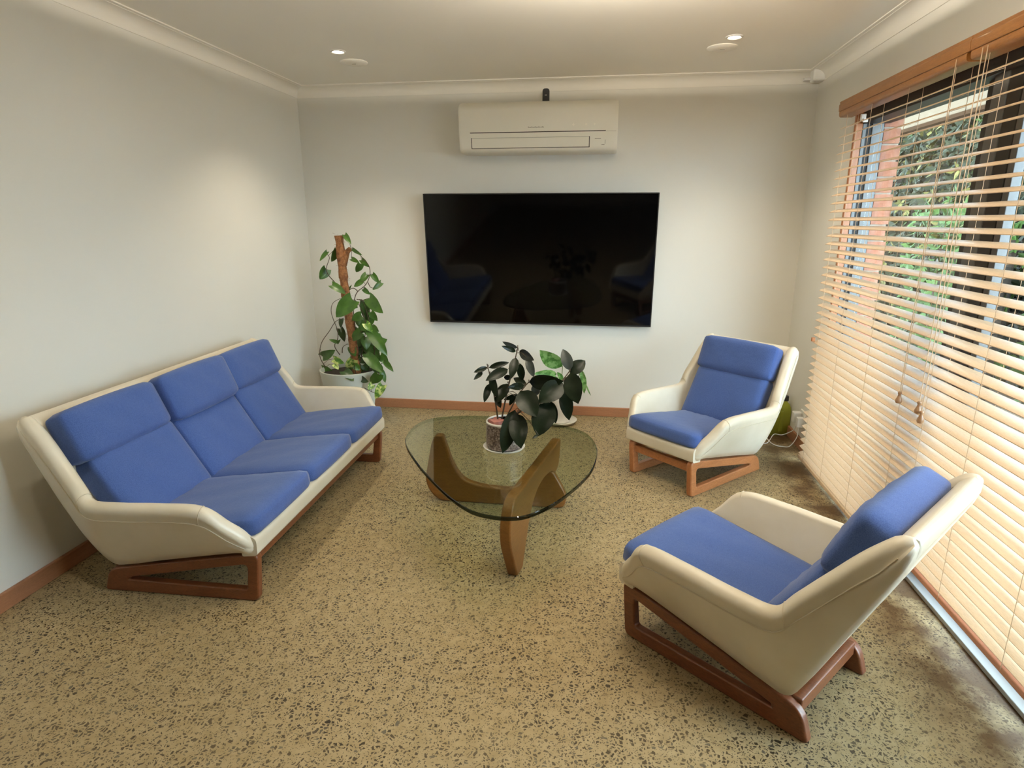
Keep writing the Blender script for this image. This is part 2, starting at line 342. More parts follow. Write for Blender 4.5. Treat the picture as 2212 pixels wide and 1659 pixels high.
RUBBER_STEMS=[[[-0.453,2.76,0.516],[-0.434,2.77,0.623],[-0.416,2.78,0.714],[-0.392,2.78,0.813],[-0.374,2.79,0.894]],[[-0.461,2.75,0.519],[-0.473,2.76,0.605],[-0.49,2.77,0.691],[-0.508,2.78,0.764],[-0.522,2.79,0.811]],[[-0.442,2.76,0.516],[-0.405,2.74,0.599],[-0.364,2.74,0.677],[-0.33,2.76,0.723],[-0.313,2.75,0.741]],[[-0.438,2.76,0.513],[-0.34,2.7,0.618],[-0.261,2.7,0.655],[-0.192,2.73,0.713],[-0.148,2.75,0.77],[-0.126,2.76,0.801]],[[-0.44,2.77,0.505],[-0.384,2.7,0.578],[-0.347,2.67,0.619]],[[-0.261,2.7,0.655],[-0.23,2.68,0.67],[-0.211,2.66,0.678]],[[-0.148,2.75,0.77],[-0.152,2.74,0.742],[-0.153,2.74,0.712]]]
GREEN_LEAVES=[[-0.259,4.38,0.427,-0.418,4.3,0.562,0.102],[-0.293,4.38,0.376,-0.453,4.28,0.398,0.058],[-0.117,4.38,0.414,-0.09,4.4,0.229,0.042],[-0.163,4.4,0.402,-0.108,4.44,0.4,0.039],[-0.253,4.4,0.328,-0.292,4.36,0.395,0.033],[-0.086,4.4,0.304,-0.046,4.36,0.228,0.01],[-0.288,4.4,0.35,-0.369,4.28,0.296,0.061]]
GREEN_STEMS=[[[-0.26,4.4,0.086],[-0.266,4.4,0.267],[-0.257,4.38,0.433]],[[-0.249,4.41,0.083],[-0.223,4.4,0.269],[-0.163,4.4,0.402]],[[-0.242,4.4,0.086],[-0.161,4.4,0.307],[-0.117,4.38,0.414],[-0.086,4.4,0.304]]]
POTHOS_LEAVES=[[-1.786,4.199,1.372,-1.727,4.156,1.31,0.036],[-1.742,4.212,1.273,-1.66,4.173,1.233,0.024],[-1.921,4.185,1.254,-1.97,4.163,1.191,0.027],[-1.873,4.253,1.263,-1.924,4.259,1.177,0.048],[-1.958,4.241,1.129,-1.999,4.207,1.058,0.068],[-1.796,4.313,1.201,-1.726,4.282,1.175,0.031],[-1.71,4.284,1.196,-1.638,4.241,1.147,0.037],[-1.682,4.197,1.17,-1.725,4.212,1.11,0.046],[-1.886,4.156,1.027,-1.792,4.163,0.965,0.051],[-1.661,4.244,1.095,-1.7,4.208,1.034,0.045],[-1.687,4.205,1.049,-1.744,4.199,1.011,0.037],[-1.65,4.329,1.088,-1.606,4.338,1.025,0.039],[-1.558,4.25,1.038,-1.607,4.206,0.99,0.037],[-1.683,4.228,0.993,-1.636,4.225,0.955,0.032],[-1.848,4.31,0.96,-1.79,4.273,1.015,0.017],[-1.732,4.128,0.927,-1.844,4.084,0.808,0.108],[-1.774,4.165,0.898,-1.715,4.175,0.865,0.055],[-1.612,4.134,0.94,-1.507,4.105,0.84,0.079],[-1.728,4.343,0.884,-1.716,4.333,0.74,0.067],[-1.648,4.251,0.822,-1.606,4.26,0.758,0.045],[-1.711,4.221,0.803,-1.779,4.2,0.772,0.06],[-1.667,4.228,0.737,-1.731,4.208,0.698,0.065],[-1.635,4.103,0.766,-1.577,4.074,0.709,0.049],[-1.64,4.245,0.723,-1.577,4.198,0.692,0.034],[-1.594,4.094,0.705,-1.481,4.088,0.541,0.074],[-1.718,4.202,0.683,-1.783,4.19,0.622,0.065],[-1.92,4.308,0.685,-1.877,4.282,0.595,0.052],[-1.921,4.35,0.751,-1.916,4.313,0.692,0.032],[-1.812,4.303,0.578,-1.724,4.267,0.592,0.058],[-1.692,4.321,0.621,-1.631,4.29,0.557,0.059],[-1.899,4.208,0.603,-1.968,4.211,0.621,0.025],[-1.903,4.206,0.595,-1.87,4.195,0.627,0.017],[-2.051,4.252,0.479,-1.929,4.209,0.539,0.069],[-1.629,4.095,0.527,-1.515,4.061,0.424,0.078],[-1.645,4.241,0.549,-1.6,4.234,0.464,0.066],[-1.546,4.199,0.474,-1.473,4.172,0.405,0.04],[-1.895,4.104,0.5,-1.809,4.086,0.476,0.049],[-1.887,4.093,0.465,-1.853,4.092,0.427,0.036],[-1.772,4.162,0.483,-1.828,4.179,0.401,0.072],[-1.755,4.149,0.445,-1.722,4.166,0.408,0.047],[-1.815,4.091,0.418,-1.734,4.062,0.354,0.067],[-2.061,4.257,0.387,-1.976,4.262,0.359,0.051],[-1.568,4.123,0.391,-1.638,4.139,0.313,0.071],[-1.582,4.23,0.385,-1.56,4.237,0.3,0.037],[-1.615,4.113,0.32,-1.637,4.077,0.287,0.045],[-1.544,4.126,0.312,-1.59,4.085,0.216,0.061],[-1.709,4.211,0.44,-1.684,4.228,0.39,0.058],[-1.699,4.117,0.358,-1.628,4.067,0.349,0.041],[-1.777,4.274,0.513,-1.682,4.235,0.549,0.05],[-1.815,4.333,0.551,-1.725,4.308,0.576,0.047],[-1.719,4.293,0.515,-1.657,4.25,0.475,0.056],[-1.811,4.349,0.449,-1.725,4.328,0.426,0.047],[-1.823,4.287,0.552,-1.763,4.241,0.52,0.039],[-1.55,4.184,0.58,-1.51,4.146,0.528,0.03],[-1.812,4.324,0.68,-1.746,4.285,0.647,0.047],[-1.617,4.183,0.437,-1.589,4.168,0.391,0.046]]
POTHOS_STEMS=[[[-1.827,4.22,0.413],[-1.766,4.22,0.666],[-1.768,4.22,0.83],[-1.756,4.22,0.911],[-1.729,4.22,0.971],[-1.663,4.22,1.024],[-1.627,4.22,1.095],[-1.631,4.22,1.158],[-1.668,4.22,1.204],[-1.714,4.22,1.254],[-1.753,4.22,1.28],[-1.761,4.22,1.307]],[[-1.977,4.14,0.426],[-2.014,4.14,0.509],[-2.031,4.22,0.592],[-1.963,4.22,0.682],[-1.91,4.22,0.753],[-1.852,4.22,0.779]],[[-1.894,4.22,0.504],[-1.931,4.22,0.57],[-1.902,4.22,0.63],[-1.901,4.22,0.696],[-1.926,4.22,0.769],[-1.938,4.22,0.835],[-1.916,4.22,0.892],[-1.854,4.22,0.925]],[[-1.895,4.22,1.04],[-1.939,4.22,1.091],[-1.949,4.22,1.139],[-1.921,4.22,1.209],[-1.939,4.22,1.24]],[[-1.754,4.14,0.434],[-1.731,4.14,0.326],[-1.679,4.14,0.277],[-1.613,4.14,0.246]],[[-1.753,4.22,0.415],[-1.708,4.22,0.585],[-1.68,4.22,0.751],[-1.69,4.14,0.891],[-1.754,4.22,0.911]],[[-1.649,4.22,0.427],[-1.622,4.22,0.588],[-1.654,4.22,0.768],[-1.688,4.22,0.896],[-1.72,4.22,0.92]],[[-1.615,4.22,0.42],[-1.57,4.22,0.455],[-1.55,4.22,0.469]],[[-1.737,4.22,0.919],[-1.687,4.22,0.912],[-1.646,4.22,0.925]],[[-1.876,4.22,0.521],[-1.868,4.22,0.564],[-1.866,4.3,0.573]],[[-1.724,4.22,0.976],[-1.76,4.22,0.999],[-1.839,4.3,0.961]],[[-1.645,4.22,1.04],[-1.63,4.22,1.009],[-1.61,4.22,1.001]],[[-1.684,4.22,0.418],[-1.762,4.3,0.5],[-1.781,4.3,0.61],[-1.807,4.3,0.735]]]
GLASS_OUTLINE=[[-0.956,2.824],[-0.975,2.974],[-0.96,3.105],[-0.903,3.191],[-0.778,3.244],[-0.625,3.267],[-0.434,3.24],[-0.248,3.2],[-0.102,3.12],[-0.03,3.026],[0.004,2.901],[0.014,2.783],[-0.002,2.591],[-0.045,2.44],[-0.102,2.301],[-0.163,2.183],[-0.238,2.093],[-0.296,2.065],[-0.357,2.063],[-0.445,2.086],[-0.524,2.154],[-0.604,2.243],[-0.692,2.363],[-0.795,2.514],[-0.898,2.693]]

# ------------------------------------------------------------------ seats: cream shells on triangular sled frames
# profile of the padded side: (depth, height, flare) of its lower/back edge and of its upper/front edge
LOW = [(-.02, .205, .000), (.06, .205, .002), (.20, .182, .002), (.38, .150, .002), (.52, .122, .002), (.595, .125, .006), (.655, .235, .035), (.72, .385, .055), (.79, .550, .068), (.862, .722, .075)]
TOP = [(-.022, .262, .040), (.045, .345, .085), (.115, .428, .122), (.28, .436, .132), (.44, .432, .135), (.565, .440, .133), (.625, .512, .124), (.690, .600, .110), (.755, .690, .095), (.826, .768, .082)]
def leaned(P, lean): return [(d + lean * max(0, (z - .30) / .44) if d > .57 else d, z, o) for d, z, o in P]
def side_shell(hw, s, lean=0):
    n = 5
    lo = catmull(leaned(LOW, lean), n); tp = catmull(leaned(TOP, lean), n); m = len(lo)
    mid = [(a + b) / 2 for a, b in zip(lo, tp)]
    rings = []; outer = []
    for i in range(m):
        v = (tp[i] - lo[i]); w = v.length; v = v / w
        t = (mid[min(i + 1, m - 1)] - mid[max(i - 1, 0)]).normalized()
        nrm = t.cross(v); nrm.normalize()
        if nrm.z < 0: nrm = -nrm                     # vectors here are (depth, height, flare)
        th = .058; r = .027
        # end rounding
        e = 1.0
        if i == 0: e = .45
        elif i == 1: e = .82
        elif i == m - 1: e = .45
        elif i == m - 2: e = .85
        rr = min(r, w * .48)
        prof = []
        for k in range(6): a = pi / 2 * k / 5; prof.append((w - rr + rr * sin(a), -rr + rr * cos(a)))       # outer top
        for k in range(6): a = pi / 2 * k / 5; prof.append((w - rr + rr * cos(a), -(th - rr) - rr * sin(a)))  # inner top
        r2 = min(.012, rr)
        for q in (.7, .35): prof.append((w * q, -th + .012 * (1 - abs(q - .5))))
        prof.append((r2, -th + .012)); prof.append((0, -th + .012 + r2)); prof.append((0, -r2)); prof.append((r2, 0))
        for q in (.2, .35, .5): prof.append((w * q, .010 * sin(pi * q)))
        prof.append((w - min(.056, w * .42), .003))
        c = Vector((w / 2, -th / 2))
        ring = []
        for a, b in prof:
            p = c + (Vector((a, b)) - c) * e
            q = lo[i] + v * p.x + nrm * p.y
            ring.append((s * (hw + q.z), q.x, q.y))
        rings.append(ring); outer.append(len(prof) - 1)
    return rings
def shell_seams(rings, s):
    bm = B()
    idx = len(rings[0]) - 1
    tube(bm, [Vector(r[idx]) + Vector((s * .0015, 0, 0)) for r in rings[2:-2]], .0022, 6)      # seam under the arm pad
    for u in (10, 27):                                                                      # cross seams at the arm front and the elbow
        r = rings[u]; P = [Vector(r[idx])] + [Vector(q) for q in r[:12]]
        tube(bm, P, .0018, 6)
    return bm
def frame_side(hw, s):
    """sled frame: front post, floor rail and sloping top rail meeting at the heel"""
    out = rounded([(-.008, 0), (-.028, .214), (.63, .100), (.660, 0)], [.022, .035, .045, .012], 6)
    inn = rounded([(.036, .050), (.022, .162), (.540, .066), (.545, .056)], [.012, .030, .004, .004], 6)
    bm = B(); T0, T1 = hw - .036, hw
    def mk(p, t): return bm.verts.new((s * t, p[0], p[1]))
    a0 = [mk(p, T0) for p in out]; a1 = [mk(p, T1) for p in out]; b0 = [mk(p, T0) for p in inn]; b1 = [mk(p, T1) for p in inn]
    n = len(out)
    for i in range(n):
        j = (i + 1) % n
        bm.faces.new((a0[i], a0[j], a1[j], a1[i])); bm.faces.new((b0[j], b0[i], b1[i], b1[j]))
        bm.faces.new((a1[i], a1[j], b1[j], b1[i])); bm.faces.new((a0[j], a0[i], b0[i], b0[j]))
    return bm
def cushion(cx, wx, p0, p1, t, n=5.0, puff=.2, front_r=1.0, seedv=0, wx_top=None):
    """padded cushion: runs from p0 to p1 (depth,height) along its visible face, thickness t behind it"""
    bm = B(); bmesh.ops.create_cube(bm, size=2); bmesh.ops.subdivide_edges(bm, edges=bm.edges[:], cuts=11, use_grid_fill=True)
    u = Vector((p1[0] - p0[0], p1[1] - p0[1])); L = u.length; u /= L; nn = Vector((-u.y, u.x))
    rnd = random.Random(seedv); ph = [rnd.uniform(0, 6.3) for _ in range(6)]
    ry = n; half = (wx / 2, L / 2, t / 2)
    rad = min(half[2] * .8, .030)
    for v in bm.verts:
        q = v.co.copy()
        # round the box corners with a fixed radius
        h = Vector(half); p = Vector((q.x * h.x, q.y * h.y, q.z * h.z))
        core = Vector((max(-(h.x - rad), min(h.x - rad, p.x)), max(-(h.y - rad), min(h.y - rad, p.y)), max(-(h.z - rad), min(h.z - rad, p.z))))
        d = p - core
        if d.length > 1e-6: p = core + d.normalized() * min(rad, d.length if max(abs(q.x), abs(q.y), abs(q.z)) < .999 else rad)
        f = max(0, 1 - q.x ** 4) * max(0, 1 - q.y ** 4)
        pz = p.z + (1 if q.z > 0 else -.3) * abs(q.z) * t * puff * f * .5
        pz += .0025 * sin(9 * q.x + 5 * q.y + ph[0]) * f * (q.z > 0) + .002 * sin(21 * q.y - 7 * q.x + ph[1]) * f * (q.z > 0)
        y = p.y + .006 * (1 - q.x ** 2) * (1 if q.y > 0 else -1) * abs(q.y) ** 3
        ww = 1.0
        if wx_top: ww = 1 + (wx_top / wx - 1) * (q.y * .5 + .5)
        a = (y + L / 2); b = pz - t / 2
        P = Vector(p0) + u * a + nn * b
        v.co = (cx + p.x * ww, P.x, P.y)
    return bm
def seat(name, label, cat, loc, rz, W, ncush, wood_m, group=None, rail_z=(.140, .184), lean=0.0):
    t = thing(name, label, cat, loc, rz, group); hw = W / 2
    for s in (-1, 1):
        r = side_shell(hw, s, lean); bm = B(); sweep(bm, r); build('side_shell', bm, M_vinyl, t, angle=60)
        build('seam', shell_seams(r, s), M_piping, t)
        build('side_frame', frame_side(hw, s), wood_m, t, bevel=.009, seg=3, angle=60)
    # back shell between the wings
    rings = []
    A, Bp = Vector((.588, .128)), Vector((.862 + lean, .738)); u = (Bp - A); L = u.length; u /= L; nn = Vector((-u.y, u.x))
    lv = [0, .02, .08, .2, .35, .5, .65, .8, .9, .945, .97, .985, .995, 1.0]
    for q in lv:
        th = .056; e = 1.0
        if q < .03: e = .55 + 15 * q
        if q > .93: e = max(.25, sqrt(max(0, 1 - ((q - .93) / .0735) ** 2)))
        half = hw + .002 + .078 * min(1, q / .85) - .018 - (0 if q < .9 else (q - .9) * .25)
        c = A + u * (q * L) + nn * (th / 2); h2 = th / 2 * e
        ring = []; r = min(.012, h2 * .9)
        for sx, sy in ((1, 1), (-1, 1), (-1, -1), (1, -1)):
            for k in range(4):
                ang = {(1, 1): 0, (-1, 1): pi / 2, (-1, -1): pi, (1, -1): 3 * pi / 2}[(sx, sy)] + pi / 2 * k / 3
                x = sx * (half - r) + r * cos(ang); y = sy * (h2 - r) + r * sin(ang); P = c + nn * y
                ring.append((x, P.x, P.y))
        rings.append(ring)
    bm = B(); sweep(bm, rings); build('back_shell', bm, M_vinyl, t, angle=50)
    bm = B(); tube(bm, [(x * (hw + .04), A.x + u.x * L * .975 + nn.x * .028, A.y + u.y * L * 1.002 + nn.y * .028) for x in (-1, -.5, 0, .5, 1)], .002, 6)
    build('seam', bm, M_piping, t)
    # front apron and seat base
    bm = B(); pr = rounded([(-.034, .212), (-.036, .292), (.030, .292), (.030, .205)], [.014, .03, .02, .01], 6)
    fx = hw + .012
    sweep(bm, [[(x * (fx - abs(x) ** 9 * .0), p[0], p[1]) for p in pr] for x in (-1, -.99, -.5, 0, .5, .99, 1)])
    build('front_apron', bm, M_vinyl, t, angle=50)
    bm = B(); pr = [(.0, .285), (.60, .215), (.60, .135), (.30, .165), (.0, .205)]
    sweep(bm, [[(x * (hw - .02), p[0], p[1]) for p in pr] for x in (-1, 1)]); build('seat_base', bm, M_vinyl, t, bevel=.012)
    # rails
    bm = B(); box(bm, -hw + .03, hw - .03, -.006, .026, *rail_z); build('front_rail', bm, wood_m, t, bevel=.006)
    bm = B(); box(bm, -hw + .03, hw - .03, .585, .62, .060, .112); build('rear_rail', bm, wood_m, t, bevel=.006)
    # cushions
    inner = W + .03
    cw = inner / ncush
    for i in range(ncush):
        cx = -inner / 2 + cw * (i + .5)
        build('seat_cushion', cushion(cx, cw - .002, (-.028, .372), (.56, .292), .088, puff=.22, seedv=i), M_blue, t, angle=0)
    bw = (W + .055) / ncush
    for i in range(ncush):
        cx = -(W + .055) / 2 + bw * (i + .5)
        off = (0, .0, .0)[i % 3]
        build('back_cushion', cushion(cx * .965, bw * .95, (.44, .285), (.640 + lean * .6, .592), .115, puff=.16, seedv=10 + i), M_blue, t, angle=0)
        hz = (0, .028, 0.006)[i % 3] if ncush > 1 else 0
        build('headrest_cushion', cushion(cx, bw - .006, (.612 - hz + lean * .6, .575), (.702 - hz + lean, .772 + hz * .4), .108, puff=.2, seedv=20 + i), M_blue, t, angle=0)
    return t
WC = .455
def pose(o, yd, W):
    a = Vector(yd).normalized(); fx = Vector((-a.y, a.x)); c = Vector(o) + fx * (W / 2) * (1)
    return (c.x, c.y, 0), math.atan2(-a.x, a.y)
loc, rz = pose((.536, 3.201), (.458, .459), WC)
seat('lounge_armchair', 'cream armchair with blue cushions and light teak legs in the corner by the blinds', 'armchair', loc, rz, WC, 1, M_teak_light, 'cream and blue armchairs', lean=-.045)
loc, rz = pose((.137, 1.981), (.503, -.43), WC)
seat('lounge_armchair', 'cream armchair with blue cushions and dark teak legs, seen from behind, nearest the camera', 'armchair', loc, rz, WC, 1, M_teak, 'cream and blue armchairs')
a = Vector((-1, -.02)).normalized()
seat('three_seat_sofa', 'long cream vinyl sofa with three blue seats along the white left wall', 'sofa', (-1.30 - .01 * 1 + a.y * 0 - .75 * .02, 1.972 + .75, 0), math.atan2(-a.x, a.y), 1.50, 3, M_teak, None, (.160, .200), lean=-.02)

# ------------------------------------------------------------------ glass coffee table
tb = thing('coffee_table', 'rounded triangular glass coffee table on two interlocking curved wooden legs', 'table', (-.45, 2.75, 0))
TZ0, TZ1 = .378, .396
out = catmull([Vector((x + .45, y - 2.75, 0)) for x, y in GLASS_OUTLINE], 4, closed=True)
for _ in range(3): out = [(out[i - 1] + out[i] * 2 + out[(i + 1) % len(out)]) / 4 for i in range(len(out))]
cen = sum(out, Vector()) / len(out)
def off(k): return [p + (cen - p).normalized() * k for p in out]
bm = B()
rs = [(.004, TZ0), (.001, TZ0 + .003), (0, TZ0 + .009), (.001, TZ1 - .003), (.004, TZ1)]
R = sweep(bm, [[(p.x, p.y, z) for p in off(k)] for k, z in rs], cap=False, mi=1)
bm.faces.new(R[0][::-1]).material_index = 0; bm.faces.new(R[-1]).material_index = 0
build('glass_top', bm, [M_glass, M_glass_edge], tb, angle=30)
# leg lying along the floor, tall lobe at the left
polyA = rounded([(-.905, .10), (-.858, .335), (-.835, .376), (-.795, .376), (-.745, .215), (-.690, .128), (-.58, .098), (-.42, .092), (-.31, .122), (-.235, .215), (-.205, .20), (-.135, .075), (-.15, .0), (-.84, .0)],
                [.12, .06, .012, .012, .06, .07, .08, .08, .08, .012, .012, .05, .03, .07], 5)
bm = B(); prism(bm, polyA, lambda u_, v_, t_: (u_ + .45, t_ + 2.985 - 2.75, v_), -.024, .024)
build('leg', bm, M_table_wood, tb, bevel=.013, seg=3, angle=60)
# the same shape turned over: foot at the front, long edge up under the glass
f0 = Vector((-.324, 2.333)); dd = Vector((.1784, .984))
polyB = rounded([(.010, .0), (-.090, .20), (-.085, .300), (-.030, .376), (.10, .376), (.640, .376), (.735, .376), (.735, .345), (.700, .236), (.640, .222), (.560, .262), (.40, .288), (.27, .268), (.185, .19), (.085, .0)],
                [.008, .10, .08, .05, .02, .02, .012, .01, .02, .02, .06, .08, .10, .10, .008], 5)
bm = B(); nb = Vector((-dd.y, dd.x))
prism(bm, polyB, lambda u_, v_, t_: ((f0 + dd * (u_ - .04) + nb * t_).x + .45, (f0 + dd * (u_ - .04) + nb * t_).y - 2.75, v_), -.024, .024)
build('leg', bm, M_table_wood, tb, bevel=.013, seg=3, angle=60)

# ------------------------------------------------------------------ television and air conditioner
tv = thing('television', 'large black flat television mounted on the white back wall', 'television', (-.462, D - .07, .70))
W2 = .832; ht = .945; tilt = radians(5.4)
hold = tv
tv.rotation_euler = (tilt, 0, 0)
tv.location = (-.4605, 4.560, .712)
build('case', boxbm(-W2, W2, .004, .032, 0, ht), M_black, tv, bevel=.004)
build('screen', boxbm(-W2 + .007, W2 - .007, .0025, .006, .012, ht - .007), M_tvscreen, tv, smooth=False)
bm = B(); box(bm, -W2, -W2 + .007, 0, .01, 0, ht); box(bm, W2 - .007, W2, 0, .01, 0, ht); box(bm, -W2 + .007, W2 - .007, 0, .01, ht - .007, ht); box(bm, -W2 + .007, W2 - .007, 0, .01, 0, .012)
build('bezel', bm, M_black, tv, smooth=False)
build('wall_mount', boxbm(-.25, .25, .032, .055, .25, .65), M_black, tv, bevel=.004)

ac = thing('air_conditioner', 'white wall mounted split air conditioner above the television', 'air conditioner', (-.463, D, 1.915))
prof = rounded([(0, 0), (-.205, .0), (-.236, .105), (-.242, .29), (-.20, .322), (0, .322)], [.005, .035, .04, .03, .03, .005], 5)   # (y, z)
AW = .533
bm = B()
def acring(x, e):
    c = Vector((-.11, .16)); return [(x, (c + (Vector(p) - c) * e).x if p[0] < -.001 else 0.0, (c + (Vector(p) - c) * e).y) for p in prof]
sweep(bm, [acring(-AW, .955), acring(-AW + .006, .985), acring(-AW + .02, 1), acring(AW - .02, 1), acring(AW - .006, .985), acring(AW, .955)])
build('case', bm, M_ac, ac, angle=35)
def acface(z, dy=0.0):      # y of the case front at height z
    pts = sorted([(p[1], p[0]) for p in prof if p[0] < -.15]);
    for (z0, y0), (z1, y1) in zip(pts, pts[1:]):
        if z0 <= z <= z1 and z1 > z0: return y0 + (y1 - y0) * (z - z0) / (z1 - z0) - dy
    return -.24 - dy
def strip(bm, x0, x1, z0, z1, pr=.002):
    ya, yb = acface(z0), acface(z1)
    vs = [bm.verts.new(p) for p in ((x0, ya - pr, z0), (x1, ya - pr, z0), (x1, yb - pr, z1), (x0, yb - pr, z1), (x0, ya + .004, z0), (x1, ya + .004, z0), (x1, yb + .004, z1), (x0, yb + .004, z1))]
    for f in ((0, 1, 2, 3), (4, 7, 6, 5), (0, 4, 5, 1), (1, 5, 6, 2), (2, 6, 7, 3), (3, 7, 4, 0)): bm.faces.new([vs[i] for i in f])
bm = B(); strip(bm, -.455, .455, .122, .127, .0012); build('panel_gap', bm, M_gap, ac, smooth=False)
bm = B(); strip(bm, .455, AW - .01, .1215, .1230, .0008); build('panel_seam', bm, M_grey_print, ac, smooth=False)
bm = B(); strip(bm, -.450, .352, .026, .092, .0012); build('vane_gap', bm, M_gap, ac, smooth=False)
bm = B(); strip(bm, -.445, .347, .029, .0905, .005); build('vane', bm, M_ac, ac, bevel=.002)
bm = B()
for k in range(14): strip(bm, -.060 + k * .0078, -.0545 + k * .0078, .1505, .1555 if k % 3 else .158, .0006)
build('logo', bm, M_grey_print, ac, smooth=False)
for x, s_ in ((.243, .010), (.326, .007), (.381, .0065)):
    bm = B(); strip(bm, x - s_, x + s_, .164, .168, .0006); strip(bm, x - .003, x + .003, .166 - s_, .166 + s_, .0008); build('pale_mark', bm, M_pale_mark, ac, smooth=False)
for q in ((.385, .425, .076, .080), (.452, .455, .045, .070), (.430, .450, .038, .042)):
    bm = B(); strip(bm, *q, .0006); build('print', bm, M_grey_print, ac, smooth=False)
gd = thing('black_gadget', 'small black upright gadget with a white dash, standing on the air conditioner', 'gadget', (-.413, 4.455, 2.237))
bm = B(); pr = rounded([(-.023, 0), (-.023, .082), (.023, .082), (.023, 0)], [.006, .018, .018, .006], 6); prism(bm, pr, lambda u_, v_, t_: (u_, t_, v_), -.012, .012)
build('body', bm, M_black, gd, bevel=.003)
build('dash', boxbm(-.007, .007, -.0135, -.0115, .038, .042), M_white, gd, smooth=False)

# ------------------------------------------------------------------ ceiling fittings
def downlight(x, y, label, group='warm ceiling downlights', k=1.0):
    t = thing('downlight', label, 'downlight', (x, y, H), 0, group)
    bm = B(); lathe(bm, [(.030, .001), (.030, -.004), (.036, -.007), (.044, -.005), (.046, .0), (.046, .001)], 32); build('trim_ring', bm, M_white, t)
    bm = B(); lathe(bm, [(.0005, -.0035), (.012, -.006), (.024, -.0055), (.030, -.002), (.030, .001)], 32); build('lamp_face', bm, M_bulb, t)
    ld = bpy.data.lights.new('lamp', 'SPOT'); ld.energy = LAMP_WATT * 4 * k; ld.color = (1.0, .87, .66); ld.spot_size = radians(118); ld.spot_blend = .8; ld.shadow_soft_size = .035
    lo = bpy.data.objects.new('lamp', ld); link(lo, t); lo.location = (0, 0, -.02)
downlight(*LAMPS[0], 'lit warm downlight in the ceiling above the sofa end')
downlight(*LAMPS[1], 'lit warm downlight in the ceiling near the blinds')
downlight(*LAMPS_BEHIND[0], 'lit warm downlight above the near end of the sofa, out of the picture', k=.5)
downlight(*LAMPS_BEHIND[1], 'lit warm downlight above the nearest armchair, out of the picture', k=.5)
ul = thing('ceiling_light', 'warm bowl uplighter hung close under the ceiling, out of the picture', 'ceiling light', (.05, 2.20, H))
bm = B(); lathe(bm, [(.03, .0), (.05, -.004), (.05, -.02), (.012, -.03), (.010, -.14), (.0005, -.14)], 24); build('stem', bm, M_white, ul)
bm = B(); lathe(bm, [(.0005, -.205), (.06, -.202), (.12, -.188), (.165, -.160), (.168, -.153), (.160, -.154), (.115, -.180), (.05, -.193), (.0005, -.195)], 40); build('bowl', bm, M_white, ul)
ld = bpy.data.lights.new('uplight', 'SPOT'); ld.energy = UPLIGHT_WATT * 4; ld.color = (1.0, .90, .74); ld.spot_size = radians(180); ld.spot_blend = .03; ld.shadow_soft_size = .04
lo = bpy.data.objects.new('uplight', ld); link(lo, ul); lo.location = (0, 0, -.160); lo.rotation_euler = (pi, 0, 0)
for (x, y), lb in (((-1.545, 3.945), 'round flat white ceiling cover beside the downlight above the sofa'), ((.62, 3.92), 'round flat white ceiling cover beside the downlight near the blinds')):
    t = thing('ceiling_cover', lb, 'ceiling cover', (x, y, H))
    bm = B(); lathe(bm, [(.082, .001), (.084, -.004), (.078, -.009), (.03, -.011), (.0005, -.011)], 40); build('plate', bm, M_ceil, t)
    build('vent_slot', boxbm(-.012, .012, -.003, .003, -.0125, -.010), M_grey_print, t, smooth=False)
cs = thing('corner_sensor', 'small white box fixed high in the corner at the ceiling', 'sensor', (1.325, 4.50, 2.325))
build('body', boxbm(-.045, .03, -.02, .06, 0, .072), M_white, cs, bevel=.01)
bm = B(); box(bm, -.085, -.045, .03, .06, .012, .03); build('bracket', bm, M_white, cs, bevel=.003)
build('latch', boxbm(.012, .024, -.024, -.019, .055, .068), M_gap, cs)

